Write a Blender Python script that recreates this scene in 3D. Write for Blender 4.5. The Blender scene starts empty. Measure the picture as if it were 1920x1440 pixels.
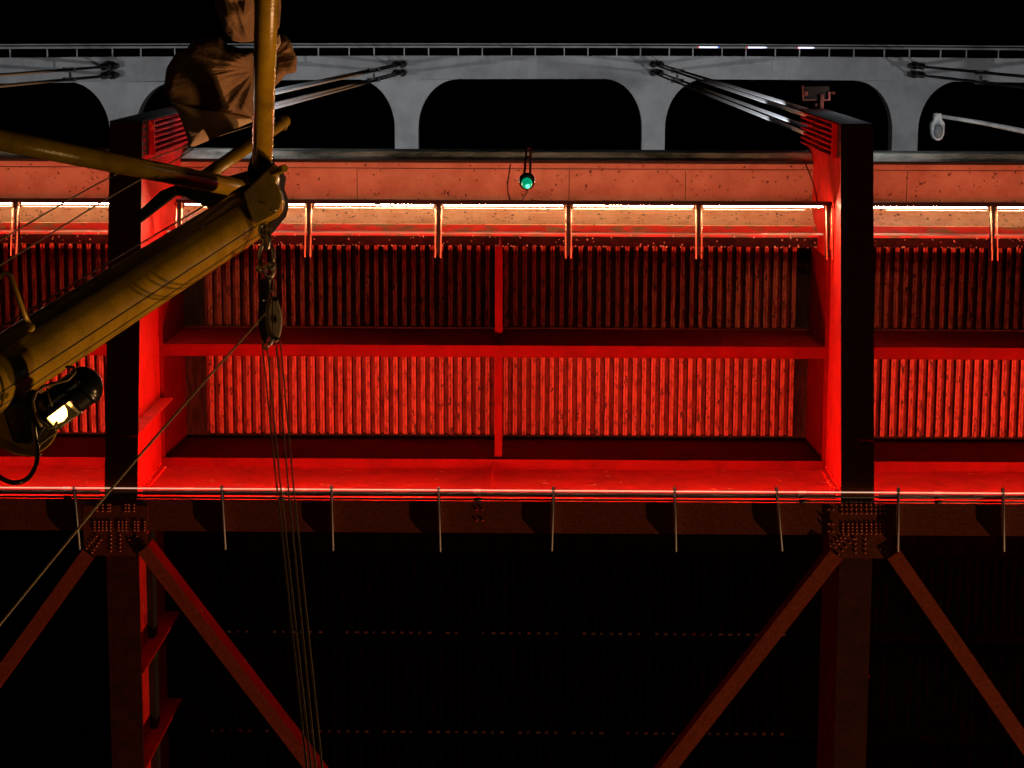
import bpy, bmesh, math, random
from mathutils import Vector, Matrix, noise
random.seed(7)
S = bpy.context.scene
COL = S.collection
# ------------------------------------------------------------------ camera
# lens and attitude solved from the photograph's vanishing points (zenith near the top edge)
F = 4080.0
Zd = Vector((1004-960, 36-720, F)).normalized()
Xd = Vector((1.0, .0052, -(44-.0052*684)/F)).normalized()
Yd = Zd.cross(Xd).normalized()
Xd = Yd.cross(Zd).normalized()
RIGHT = Vector((Xd.x, Yd.x, Zd.x)); DOWN = Vector((Xd.y, Yd.y, Zd.y)); FWD = Vector((Xd.z, Yd.z, Zd.z))
cam_d = bpy.data.cameras.new('camera'); cam = bpy.data.objects.new('camera', cam_d); COL.objects.link(cam)
cam.matrix_world = Matrix((( RIGHT.x, -DOWN.x, -FWD.x, 0), (RIGHT.y, -DOWN.y, -FWD.y, 0), (RIGHT.z, -DOWN.z, -FWD.z, 0), (0,0,0,1)))
cam_d.sensor_width = 36; cam_d.lens = F/1920*36; cam_d.clip_start = .05; cam_d.clip_end = 1000
S.camera = cam
S.view_settings.view_transform = 'Standard'; S.view_settings.look = 'None'; S.view_settings.exposure = 0; S.view_settings.gamma = 1
# ------------------------------------------------------------------ world: night
w = bpy.data.worlds.new('World'); S.world = w; w.use_nodes = True
nt = w.node_tree; sky = nt.nodes.new('ShaderNodeTexSky'); sky.sky_type = 'NISHITA'; sky.sun_disc = False
sky.sun_elevation = math.radians(-6); sky.sun_rotation = math.radians(200)
nt.links.new(sky.outputs[0], nt.nodes['Background'].inputs[0]); nt.nodes['Background'].inputs[1].default_value = .1

def W(px, py, d):                       # world point seen at a pixel of the 1920 px photograph, d metres along the view axis
    return (RIGHT*((px-960)/F) + DOWN*((py-720)/F) + FWD)*d
def H(px, py, z):                       # ... at height z above the camera
    v = W(px, py, 1); return v*(z/v.z)
# levels above the camera
ZB = 34.7; ZE = 36.0; ZL = 38.5; ZD = 41.4; ZF = 38.3
XL = H(226, 915, ZB).x; XR = H(1609, 915, ZB).x
def Y(py, z): return H(960, py, z).y
YG = Y(970, ZB)                         # girder web plane
YEND = Y(233, ZE)
SP = XR-XL
print('X', XL, XR, 'YG', YG, 'YEND', YEND)

# ------------------------------------------------------------------ lamps
def lamp(name, kind, loc, power, color, aim=None, **k):
    l = bpy.data.lights.new(name, kind); l.energy = power; l.color = color
    for a, b in k.items(): setattr(l, a, b)
    o = bpy.data.objects.new(name, l); COL.objects.link(o); o.location = loc
    if aim is not None: o.rotation_euler = (Vector(aim)-Vector(loc)).to_track_quat('-Z', 'Y').to_euler()
    return o
WARM = (1, .42, .22)
# warm floodlight on the shore far to the right, and the boat's own deck light below the camera
lamp('shore_floodlight', 'SPOT', (95, 108, 13), 450000, (1, .5, .22), aim=(0, 10, 35), spot_size=math.radians(30), shadow_soft_size=.25)
lamp('boat_deck_light', 'POINT', (-4.5, -2.5, 1.0), 42, (1, .66, .30), shadow_soft_size=.15)
lamp('boat_deck_light_right', 'POINT', (5.2, 4.6, 7.6), 430, (1, .60, .21), shadow_soft_size=.4)
# wash lights in the trough along the girder
for i in (-1, 0, 1):
    xc = (XL+XR)/2 + i*SP
    a = lamp('girder_wash_light', 'AREA', (xc, YG-.36, ZB+.12), 960, (1, .15, .075), aim=(xc, YG-.9, ZB+6), shape='RECTANGLE', size=SP-.7, size_y=.05)
    a.rotation_euler = (math.pi + .06, 0, 0)
# white uplights on the deck that light the arch
for i, x in enumerate((XL-SP, XL, XR, XR+SP)):
    lamp('lip_fill_light', 'POINT', (x+.75, 1.35, ZD-.03), 34, (.86, .93, 1), shadow_soft_size=.1)  # added point lamps without a fixture, only to brighten the lip
    lamp('arch_uplight', 'SPOT', (x+1.6, 3.4, ZD+.5), 9800, (.96, .98, 1), aim=(x, 3.2, 100), spot_size=math.radians(38), shadow_soft_size=.12)

# ------------------------------------------------------------------ materials
def mat(name, col, rough=.5, metal=0, col2=None, scale=3, detail=6, lo=.4, hi=.6, bump=0, bscale=40, spots=None, stretch=(1,1,1), spec=.5, emit=0):
    m = bpy.data.materials.new(name); m.use_nodes = True; n = m.node_tree; L = n.links
    b = n.nodes['Principled BSDF']; b.inputs['Roughness'].default_value = rough; b.inputs['Metallic'].default_value = metal
    b.inputs['Specular IOR Level'].default_value = spec
    b.inputs['Base Color'].default_value = (*col, 1)
    tc = n.nodes.new('ShaderNodeTexCoord'); mp = n.nodes.new('ShaderNodeMapping'); mp.inputs['Scale'].default_value = stretch
    L.new(tc.outputs['Object'], mp.inputs[0])
    out = None
    if col2:
        t = n.nodes.new('ShaderNodeTexNoise'); t.inputs['Scale'].default_value = scale; t.inputs['Detail'].default_value = detail; t.inputs['Roughness'].default_value = .65
        L.new(mp.outputs[0], t.inputs['Vector'])
        r = n.nodes.new('ShaderNodeValToRGB'); r.color_ramp.elements[0].position = lo; r.color_ramp.elements[1].position = hi
        r.color_ramp.elements[0].color = (*col2, 1); r.color_ramp.elements[1].color = (*col, 1)
        L.new(t.outputs['Fac'], r.inputs[0]); out = r.outputs[0]
    if spots:                           # (colour, voronoi scale, radius, share)
        for sc, ssc, rad, share in spots:
            v = n.nodes.new('ShaderNodeTexVoronoi'); v.inputs['Scale'].default_value = ssc; v.inputs['Randomness'].default_value = 1
            d = n.nodes.new('ShaderNodeTexNoise'); d.inputs['Scale'].default_value = ssc*3
            ad = n.nodes.new('ShaderNodeMixRGB'); ad.blend_type = 'ADD'; ad.inputs[0].default_value = 1.3/ssc
            L.new(mp.outputs[0], ad.inputs[1]); L.new(mp.outputs[0], d.inputs['Vector']); L.new(d.outputs['Color'], ad.inputs[2]); L.new(ad.outputs[0], v.inputs['Vector'])
            sx = n.nodes.new('ShaderNodeSeparateColor'); L.new(v.outputs['Color'], sx.inputs[0])
            rr = n.nodes.new('ShaderNodeMath'); rr.operation = 'MULTIPLY'; rr.inputs[1].default_value = rad; L.new(sx.outputs[1], rr.inputs[0])
            lt = n.nodes.new('ShaderNodeMath'); lt.operation = 'LESS_THAN'; L.new(v.outputs['Distance'], lt.inputs[0]); L.new(rr.outputs[0], lt.inputs[1])
            l2 = n.nodes.new('ShaderNodeMath'); l2.operation = 'LESS_THAN'; L.new(sx.outputs[0], l2.inputs[0]); l2.inputs[1].default_value = share
            mu = n.nodes.new('ShaderNodeMath'); mu.operation = 'MULTIPLY'; L.new(lt.outputs[0], mu.inputs[0]); L.new(l2.outputs[0], mu.inputs[1])
            m2 = n.nodes.new('ShaderNodeMath'); m2.operation = 'MULTIPLY'; m2.inputs[1].default_value = .92; L.new(mu.outputs[0], m2.inputs[0])
            mx = n.nodes.new('ShaderNodeMixRGB'); L.new(m2.outputs[0], mx.inputs[0])
            if out: L.new(out, mx.inputs[1])
            else: mx.inputs[1].default_value = (*col, 1)
            mx.inputs[2].default_value = (*sc, 1); out = mx.outputs[0]
    if out: L.new(out, b.inputs['Base Color'])
    if bump:
        t = n.nodes.new('ShaderNodeTexNoise'); t.inputs['Scale'].default_value = bscale; t.inputs['Detail'].default_value = 4; L.new(mp.outputs[0], t.inputs['Vector'])
        bp = n.nodes.new('ShaderNodeBump'); bp.inputs['Strength'].default_value = bump; bp.inputs['Distance'].default_value = .02
        L.new(t.outputs['Fac'], bp.inputs['Height']); L.new(bp.outputs[0], b.inputs['Normal'])
    if emit:
        b.inputs['Emission Color'].default_value = (*col, 1); b.inputs['Emission Strength'].default_value = emit
    return m
RED = (.60, .012, .007)
M = dict(
 red=mat('red_steel_paint', RED, .5, spec=.25, col2=(.38, .007, .004), scale=2.2, lo=.3, hi=.6, bump=.06, bscale=5, spots=[((.85,.30,.17), 3.4, .22, .42), ((.80,.18,.10), 1.6, .16, .5), ((.26,.004,.003), 1.1, .3, .3)]),
 deepred=mat('deep_red_paint_and_shade', (.15, .002, .0015), .6, spec=.04, col2=(.10, .002, .0015), scale=2.2, lo=.3, hi=.6, bump=.06, bscale=5),  # own deep red of the stringers; on the upper webs painted shade
 reddark=mat('red_steel_soffit_paint', (.27, .055, .018), .6, spec=.2, col2=(.10, .016, .006), scale=26, detail=8, lo=.32, hi=.68, bump=.3, bscale=60),
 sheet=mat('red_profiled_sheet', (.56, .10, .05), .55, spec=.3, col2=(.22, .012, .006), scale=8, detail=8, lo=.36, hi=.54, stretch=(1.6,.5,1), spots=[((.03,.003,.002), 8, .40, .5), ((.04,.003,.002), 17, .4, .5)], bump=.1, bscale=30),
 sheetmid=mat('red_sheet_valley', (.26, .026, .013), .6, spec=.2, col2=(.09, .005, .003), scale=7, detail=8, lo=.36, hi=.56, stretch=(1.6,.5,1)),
 sheetvalley=mat('dark_sheet_flank', (.11, .006, .003), .7, spec=.15, col2=(.03, .003, .002), scale=8, lo=.35, hi=.6, stretch=(1.5,.5,1)),
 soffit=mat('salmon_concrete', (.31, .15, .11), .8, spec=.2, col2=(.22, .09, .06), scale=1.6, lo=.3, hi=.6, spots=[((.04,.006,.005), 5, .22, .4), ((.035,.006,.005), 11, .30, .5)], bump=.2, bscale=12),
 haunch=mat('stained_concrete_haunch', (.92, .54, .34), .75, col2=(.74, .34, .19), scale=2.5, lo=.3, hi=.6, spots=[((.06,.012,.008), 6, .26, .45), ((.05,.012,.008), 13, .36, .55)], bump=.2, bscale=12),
 haunchred=mat('flaking_red_edge', (.62, .02, .012), .6, col2=(.24, .1, .045), scale=5, lo=.42, hi=.52, bump=.4, bscale=14, stretch=(.6,1,1)),
 lip=mat('weathered_concrete_lip', (.62, .63, .56), .85, col2=(.07, .075, .06), scale=1.6, detail=9, lo=.38, hi=.62, stretch=(.5,1,1), bump=.3, bscale=10),
 white=mat('grey_white_arch_paint', (.62, .62, .63), .55, col2=(.44, .44, .45), scale=.8, detail=9, lo=.35, hi=.6, bump=.05, bscale=2),
 innersheet=mat('shaded_inner_sheet', (.05, .018, .010), .75, col2=(.02, .007, .004), scale=9, stretch=(1.6,.28,1), spec=.1),  # darker copy of the sheet, the unlit inner field put into colour
 mattblack=mat('matt_black', (.012, .009, .007), .75, spec=.15),
 plate=mat('dark_red_plate_and_shade', (.035, .006, .004), .8, spec=.1, col2=(.015,.003,.002), scale=6),
 palepipe=mat('pale_pipe_emission', (1, .62, .42), emit=.75),  # pipe given a weak emission so that it reads bright
 hanger=mat('pale_hanger_rope', (.42, .43, .46), .6),
 bracered=mat('brace_red_paint', (.50, .085, .03), .6, spec=.2, col2=(.25, .035, .012), scale=20, detail=8, lo=.3, hi=.65, bump=.2),
 flangedark=mat('shaded_flange_paint', (.10, .016, .006), .65, spec=.2, col2=(.05, .01, .005), scale=5, detail=9, lo=.35, hi=.6, bump=.2),  # shadow on the inner flanges put in as an even darker paint
 rust=mat('rusty_fixture', (.16,.06,.045), .7, spec=.1, col2=(.06,.02,.015), scale=20),
 glint=mat('pale_glint_tabs', (.92,.85,.6), .35, spec=1),
 dark=mat('dark_steel', (.02, .017, .015), .5, col2=(.008,.008,.008), scale=8),
 galv=mat('galvanised_steel', (.55, .5, .46), .3, .9, col2=(.35,.3,.27), scale=5),
 wire=mat('wire_rope', (.30, .26, .22), .45, .7, bump=.3, bscale=400),
 rope=mat('tan_rope', (.34, .25, .15), .7, col2=(.14,.1,.06), scale=150, bump=.4, bscale=300),
 boom=mat('mustard_spar_paint', (.42, .265, .014), .27, col2=(.22, .135, .008), scale=5, detail=8, lo=.3, hi=.65, bump=.12, bscale=60, spots=[((.07,.04,.01), 9, .12, .3)]),
 black=mat('black_enamel', (.012, .011, .01), .22, bump=.05, bscale=30),
 canvas=mat('brown_sail_canvas', (.33, .185, .10), .95, col2=(.23,.12,.06), scale=9, lo=.3, hi=.7, bump=.35, bscale=50),
 palecanvas=mat('pale_sail_canvas', (.72, .50, .34), .9, col2=(.60,.40,.26), scale=7, lo=.3, hi=.7, bump=.25, bscale=60),
 wood=mat('pale_block_cheek', (.42, .34, .27), .45, col2=(.28,.22,.17), scale=12, stretch=(1,1,4), bump=.1),
 lampgrey=mat('lamp_grey_paint', (.30,.31,.32), .5, col2=(.2,.2,.2), scale=6),
 clear=mat('dark_glass_bowl', (.10,.11,.12), .08, spec=.8),
 glass=mat('lamp_glass', (.6, .66, .68), .12),
 strip=mat('white_light_strip', (1, .62, .34), emit=310),
 glow=mat('floodlight_glow', (1, .55, .13), emit=9),
 green=mat('green_signal_lens', (.0, .55, .27), .15, emit=.55),
 greencore=mat('green_signal_bulb', (.12, 1, .5), emit=2.2),
)

# ------------------------------------------------------------------ mesh helpers
class MB:
    def __init__(s): s.bm = bmesh.new()
    def poly(s, pts, f=None):
        v = [s.bm.verts.new(p) for p in pts]; s.bm.faces.new(v); return v
    def box(s, x0, x1, y0, y1, z0, z1):
        return s.hexa([(x0,y0,z0),(x1,y0,z0),(x1,y1,z0),(x0,y1,z0),(x0,y0,z1),(x1,y0,z1),(x1,y1,z1),(x0,y1,z1)])
    def hexa(s, p):
        v = [s.bm.verts.new(q) for q in p]
        for a in ((0,3,2,1),(4,5,6,7),(0,1,5,4),(1,2,6,5),(2,3,7,6),(3,0,4,7)): s.bm.faces.new([v[i] for i in a])
        return s
    def bar(s, a, b, wid, hgt, up=Vector((0,0,1))):       # rectangular bar a->b; wid sideways, hgt along up
        a = Vector(a); b = Vector(b); d = (b-a).normalized(); r = d.cross(up).normalized(); u = r.cross(d)
        q = []
        for p in (a, b):
            q.append([p - r*wid/2 - u*hgt/2, p + r*wid/2 - u*hgt/2, p + r*wid/2 + u*hgt/2, p - r*wid/2 + u*hgt/2])
        return s.hexa([q[0][0], q[0][1], q[1][1], q[1][0], q[0][3], q[0][2], q[1][2], q[1][3]])
    def tube(s, pts, r, n=12, caps=True):
        pts = [Vector(p) for p in pts]; rs = r if isinstance(r, (list, tuple)) else [r]*len(pts)
        t = (pts[1]-pts[0]).normalized(); u = t.orthogonal().normalized(); rings = []
        for i, p in enumerate(pts):
            if i == 0: tt = (pts[1]-p)
            elif i == len(pts)-1: tt = (p-pts[i-1])
            else: tt = (pts[i+1]-p).normalized() + (p-pts[i-1]).normalized()
            tt.normalize(); u = (u - tt*u.dot(tt)).normalized(); v = tt.cross(u)
            rings.append([s.bm.verts.new(p + (u*math.cos(2*math.pi*k/n) + v*math.sin(2*math.pi*k/n))*rs[i]) for k in range(n)])
        for a, b in zip(rings, rings[1:]):
            for k in range(n): f = s.bm.faces.new((a[k], a[(k+1)%n], b[(k+1)%n], b[k])); f.smooth = True
        if caps: s.bm.faces.new(rings[0][::-1]); s.bm.faces.new(rings[-1])
        return s
    def ball(s, c, r, n=10, sq=(1,1,1)):
        m = Matrix.Translation(c) @ Matrix.Diagonal((*[r*q for q in sq], 1))
        for v in bmesh.ops.create_uvsphere(s.bm, u_segments=n, v_segments=max(4, n*2//3), radius=1, matrix=m)['verts']:
            for f in v.link_faces: f.smooth = True
        return s
    def prism(s, pts, off):             # flat outline pts (3-D), extruded by vector off
        a = [s.bm.verts.new(Vector(p)) for p in pts]; b = [s.bm.verts.new(Vector(p)+off) for p in pts]; n = len(pts)
        s.bm.faces.new(a); s.bm.faces.new(b[::-1])
        for i in range(n): s.bm.faces.new((a[i], b[i], b[(i+1)%n], a[(i+1)%n]))
        return s
    def torus(s, c, axis, R, r, n=20, m=8, ell=(1,1), udir=None):
        axis = Vector(axis).normalized(); u = Vector(udir).normalized() if udir is not None else axis.orthogonal().normalized(); u = (u-axis*u.dot(axis)).normalized(); v = axis.cross(u)
        c = Vector(c); rings = []
        for i in range(n):
            t = 2*math.pi*i/n; p = u*math.cos(t)*R*ell[0] + v*math.sin(t)*R*ell[1]; o = p.normalized()
            rings.append([s.bm.verts.new(c + p + (o*math.cos(2*math.pi*k/m) + axis*math.sin(2*math.pi*k/m))*r) for k in range(m)])
        for i in range(n):
            a, b = rings[i], rings[(i+1)%n]
            for k in range(m): f = s.bm.faces.new((a[k], a[(k+1)%m], b[(k+1)%m], b[k])); f.smooth = True
        return s
    def build(s, name, m, parent=None, bevel=0):
        bmesh.ops.recalc_face_normals(s.bm, faces=s.bm.faces)
        me = bpy.data.meshes.new(name); s.bm.to_mesh(me); s.bm.free()
        o = bpy.data.objects.new(name, me); COL.objects.link(o); me.materials.append(M[m] if isinstance(m, str) else m)
        if parent: o.parent = parent; o.matrix_parent_inverse = Matrix.Translation(-Vector(parent.location))
        if bevel:
            b = o.modifiers.new('b', 'BEVEL'); b.width = bevel; b.segments = 2; b.limit_method = 'ANGLE'
        return o
def tag(o, label, cat, group=None, kind=None):
    if label: o['label'] = label
    if cat: o['category'] = cat
    if group: o['group'] = group
    if kind: o['kind'] = kind
    return o
def thing(name, label, cat, loc=(0,0,0), group=None):
    o = bpy.data.objects.new(name, None); o.empty_display_size = .2; COL.objects.link(o); o.location = loc
    return tag(o, label, cat, group)

X0, X1 = -19.0, 19.0
# ================================================================== THE BRIDGE
br = thing('arch_bridge', 'huge red steel arch bridge filling the picture, seen from straight below at night', 'bridge', (0, YG, ZB))
# ---- main girder: bottom flange, web, ledge
FW = .265
g = MB(); g.box(X0, X1, YG-.02, YG+.02, ZB+.03, ZL+.04)
girder = g.build('main_girder', 'red', br)
g = MB(); g.box(X0, X1, YG-.016, YG+.02, ZL+.04, ZD-.05); g.build('upper_web', 'deepred', girder)  # shade above the ledge painted into this part of the web
g = MB(); g.box(X0, X1, YG-FW, YG+FW, ZB, ZB+.03); g.build('bottom_flange', 'reddark', girder)
g = MB(); g.box(X0, X1, YG-.19, YG-.02, ZL, ZL+.03); g.build('girder_ledge', 'deepred', girder)
xm = (XL+XR)/2
for i in (-1, 0, 1):
    g = MB(); x = xm+i*SP; g.box(x-.008, x+.008, YG-.14, YG-.02, ZB+.03, ZL); g.build('stiffener', 'red', girder)
g = MB()
for i, dx in enumerate((-.10, .0)):
    for dy in (-.13, .05): g.ball((xm-.1+dx, YG+dy, ZB), .022, 8)
g.build('rivets', 'red', girder)

g = MB(); g.box(X0, 60, YG+18-.02, YG+18.02, ZB+.03, ZD-.05); fg = g.build('main_girder', 'red', br)
g = MB(); g.box(X0, 60, YG+18-FW, YG+18+FW, ZB, ZB+.03); g.build('bottom_flange', 'reddark', fg)
# ---- deck: profiled sheet in two outer strips and the inner field, haunch, salmon overhang, weathered lip
pitch = SP/68.0
def profiled(x0, x1, y0, y1, z, m='sheet', d=.15):
    # trapezoidal sheet: broad crowns, steep darker flanks, narrower valleys
    g = MB(); x = x0; prof = []
    while x < x1-1e-6:
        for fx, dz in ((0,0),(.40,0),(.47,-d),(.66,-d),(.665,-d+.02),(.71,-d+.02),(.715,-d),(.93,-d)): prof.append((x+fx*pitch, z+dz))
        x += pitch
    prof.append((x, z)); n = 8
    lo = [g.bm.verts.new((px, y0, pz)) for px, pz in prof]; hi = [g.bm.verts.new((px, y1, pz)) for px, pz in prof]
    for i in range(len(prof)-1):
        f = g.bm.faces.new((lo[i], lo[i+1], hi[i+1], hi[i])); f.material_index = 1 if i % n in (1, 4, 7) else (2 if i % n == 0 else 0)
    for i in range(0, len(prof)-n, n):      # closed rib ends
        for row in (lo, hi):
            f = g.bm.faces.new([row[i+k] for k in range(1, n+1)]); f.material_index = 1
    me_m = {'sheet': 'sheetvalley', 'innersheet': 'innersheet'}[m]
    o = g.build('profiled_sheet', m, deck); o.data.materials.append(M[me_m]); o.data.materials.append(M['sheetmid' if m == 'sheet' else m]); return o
YM = Y(657, ZL)                          # stringer line
yh0 = Y(462, ZD-.9); ys0, ys1 = Y(640, ZD-.1)-.18, Y(812, ZD)
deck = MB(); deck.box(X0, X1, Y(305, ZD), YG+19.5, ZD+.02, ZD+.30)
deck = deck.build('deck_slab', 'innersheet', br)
cw = SP - 2*.42
for i in (-1, 0, 1):
    xa = XL + i*SP + .42; xb = xa+cw
    xa_ = max(xa, X0); 
    profiled(xa, xb, Y(450, ZD), Y(610, ZD), ZD)
    profiled(xa, xb, Y(672, ZD)-.5, Y(812, ZD), ZD)
    for pa, pb in ((1040, 1190), (1200, 1376), (1386, 1600)):
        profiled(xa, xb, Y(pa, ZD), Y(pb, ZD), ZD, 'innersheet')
# overhang soffit + lip + haunch (cross-sections extruded along the bridge)
def extrude_x(name, prof, m, parent, x0=X0, x1=X1):
    g = MB(); g.prism([(x0, y, z) for y, z in prof], Vector((x1-x0, 0, 0))); return g.build(name, m, parent)
ya, yb = Y(317, ZD), Y(386, ZD)
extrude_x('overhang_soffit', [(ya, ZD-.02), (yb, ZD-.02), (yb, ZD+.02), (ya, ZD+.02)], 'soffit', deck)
extrude_x('drip_edge', [(Y(306, ZD-.05), ZD-.06), (ya-.02, ZD-.06), (ya-.02, ZD+.018), (Y(306, ZD-.05), ZD+.018)], 'soffit', deck)
extrude_x('edge_lip', [(Y(304, ZD), ZD-.02), (Y(304, ZD), ZD+1.2), (Y(287, ZD+.3)-.02, ZD+1.2), (Y(287, ZD+.3)-.02, ZD+.3), (Y(301, ZD)-.02, ZD+.05)], 'lip', deck)
g = MB(); g.box(X0, X1, Y(301, ZD)-.015, Y(306, ZD-.05)-.003, ZD-.075, ZD-.025); g.build('drip_groove', 'mattblack', deck)
for px in (330, 670, 1067, 1285, 1700):
    x = H(px, 350, ZD).x; g = MB(); g.box(x-.006, x+.006, ya+.01, yb-.01, ZD-.024, ZD-.0205); g.build('joint', 'plate', deck)
# curved haunch
za = ZD-.025; zb_ = ZD-.95; ybh = Y(438, zb_)
prof = []
y1_, y2_ = Y(386, ZD)+.004, Y(421, ZD-.7)
for k in range(7):
    t = k/6; prof.append((y1_ + (y2_-y1_)*math.sin(t*math.pi/2*.9), za - .7*(1-math.cos(t*math.pi/2*.98))))
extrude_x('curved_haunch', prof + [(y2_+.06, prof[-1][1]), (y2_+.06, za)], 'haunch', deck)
zr = prof[-1][1]
extrude_x('flaking_edge', [(y2_+.004, zr-.005), (ybh, zb_), (ybh+.05, zb_), (ybh+.05, za), (y2_+.065, za), (y2_+.065, zr-.005)], 'haunchred', deck)
extrude_x('haunch_underside', [(ybh+.052, zb_-.01), (Y(461, zb_-.01), zb_-.01), (Y(461, zb_-.01), za), (ybh+.052, za)], 'plate', deck)  # shade under the haunch put in as a near-black red
# drips and salt nodules hanging on the haunch edge
g = MB(); random.seed(3)
yd = Y(461, zb_)
x = -10.5
while x < 10.5:
    x += random.expovariate(7)
    r = random.uniform(.008, .02); g.ball((x, yd+random.uniform(-.01, .01), zb_-.015), r, 6, (1, 1, 1.5))
for k in range(150):
    r = random.uniform(.005, .017); g.ball((random.uniform(-10.5, 10.5), random.uniform(ybh+.02, yd), zb_-.012), r, 6)
g.build('drip_nodules', mat('pale_salt_nodules', (.9, .62, .45), .3), deck)['kind'] = 'stuff'

# ---- stringers (bottom flange + deep web)
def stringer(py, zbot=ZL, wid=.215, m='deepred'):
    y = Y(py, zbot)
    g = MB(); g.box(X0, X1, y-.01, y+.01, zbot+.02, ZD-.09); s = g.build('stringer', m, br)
    g = MB(); g.box(X0, X1, y-wid/2, y+wid/2, zbot, zbot+.02); g.build('bottom_flange', m, s)
    return s
stringer(659)
for py in (1195, 1381):
    s = stringer(py, ZD-.5, .12, 'plate')  # inner stringers coloured near black to look unlit
    y = Y(py, ZD-.5)
    g = MB(); x = XL+.42+pitch*.2
    while x < XR-.3: r = random.uniform(.2, .5); g.box(x, x+pitch*r, y-.10, y-.064, ZD-.51, ZD-.47) if random.random() < .85 else None; x += pitch
    g.build('rib_end_glints', M['glint'], s)  # pale tabs stand in for glints along the rib ends
# mid-bay transverse beam
for i in (-1, 0, 1):
    x = xm+.09+i*SP; z = ZL+.35
    ya_, yb_ = Y(462, z), YG-.03
    g = MB(); g.box(x-.008, x+.008, ya_, yb_, z+.02, ZD-.09); s = g.build('cross_beam', 'red', br)
    g = MB(); g.box(x-.068, x+.068, ya_, yb_, z, z+.018); g.build('bottom_flange', 'deepred', s)

# ---- floor beams with tapered outer brackets
def floor_beam(X, n):
    g = MB()
    zt = 42.3
    y_o = YEND+.02
    # web: outer bracket
    g.prism([(X-.018, y_o, ZE+.03), (X-.018, YG-.022, ZB+.035), (X-.018, YG-.022, ZD-.02), (X-.018, Y(303, ZD), ZD-.02), (X-.018, Y(285, ZD)-.03, zt), (X-.018, y_o, zt)], Vector((.036, 0, 0)))
    g.box(X-.018, X+.018, YG+.022, YG+17.9, ZB+.035, ZL+.05)
    web = g.build('floor_beam', 'red', br)
    hw = .268
    g = MB()
    sl = lambda y: ZE + (ZB-ZE)*(y-YEND)/(YG-FW-YEND)
    g.hexa([(X-hw, YEND, ZE), (X+hw, YEND, ZE), (X+hw, YG-FW-.004, ZB+.002), (X-hw, YG-FW-.004, ZB+.002), (X-hw, YEND, ZE+.03), (X+hw, YEND, ZE+.03), (X+hw, YG-FW-.004, ZB+.032), (X-hw, YG-FW-.004, ZB+.032)])
    g.build('bracket_flange', 'reddark', web)
    g = MB(); g.box(X-hw, X+hw, YG+FW+.004, YG+17.9, ZB+.001, ZB+.031); g.build('inner_flange', 'flangedark', web)
    # end plate of the bracket
    g = MB(); g.box(X-hw, X+hw, YEND-.03, YEND-.002, ZE+.0, 42.2); g.build('end_plate', 'plate', web)
    # ledges (horizontal stiffeners) both sides
    for sgn in (-1, 1):
        g = MB(); xa, xb = sorted((X+sgn*.018, X+sgn*.09)); g.box(xa, xb, Y(465, ZL), YG-.2, ZL+.004, ZL+.025); g.build('web_ledge', 'deepred', web)
    for sgn in (-1, 1):
        g = MB(); xa, xb = sorted((X+sgn*.0185, X+sgn*.023)); g.box(xa, xb, Y(466, ZD-.9), YG-.03, ZL+.03, ZD-.03); g.build('upper_web_shade_plate', 'deepred', web)  # added plates that carry the painted shade of the upper web
    # vertical stiffeners on the right-hand side
    for py, z in ((590, 35.35), (822, 34.9)):
        y = Y(py, z); g = MB(); g.box(X+.018, X+.25, y-.012, y+.012, z, ZL-.01); g.build('stiffener', 'red', web)
    for py in (1012, 1255, 1432, 1600):
        y = Y(py, ZB+.35); g = MB(); g.box(X+.018, X+.30, y-.012, y+.012, ZB+.032, ZL-.02); g.build('stiffener', 'red', web)
    g = MB(); g.box(X+.018, X+.13, YG+.03, YG+17.9, ZB+2.0, ZB+2.35); g.build('conduit_ledge', 'dark', web)
    # inner field above floor beam: dark plate
    # anchorage grille on both sides: vertical ribs between two rails
    for sgn in (-1, 1):
        f = lambda a, b: sorted((X+sgn*a, X+sgn*b))
        yo, yi = YEND+.04, Y(300, ZE+.3)
        g = MB(); n_ = 7
        for k in range(n_):
            y = yo + (yi-yo)*k/(n_-1); xa, xb = f(.02, .19); g.box(xa, xb, y-.012, y+.012, 37.6, 42.1)
        xa, xb = f(.02, .2); g.box(xa, xb, yo-.012, yi+.012, 37.5, 37.58)
        gr = g.build('anchor_grille', 'red', web)
        g = MB(); xa, xb = f(.02, .12); g.box(xa, xb, yo, yi, ZE+.15, 37.45); g.build('bolt_panel', 'dark', gr)
        g = MB()
        for k in range(5): g.ball((X+sgn*.13, yo+.06+(yi-yo-.1)*k/4, 36.9), .028, 8)
        g.build('bolts', 'red', gr)
    # bolted angle to the girder
    for sgn in (-1, 1):
        g = MB(); xa, xb = sorted((X+sgn*.02, X+sgn*.11)); g.box(xa, xb, YG-.05, YG-.022, ZB+.04, ZL-.02)
        z = ZB+.15
        while z < ZL-.1: g.ball((X+sgn*.12, YG-.06, z), .022, 6); g.ball((X+sgn*.04, YG-.12, z+.07), .022, 6); z += .2
        g.build('connection_angle', 'red', web)
    return web
for i, X in enumerate((XL, XR)): floor_beam(X, i)

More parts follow.
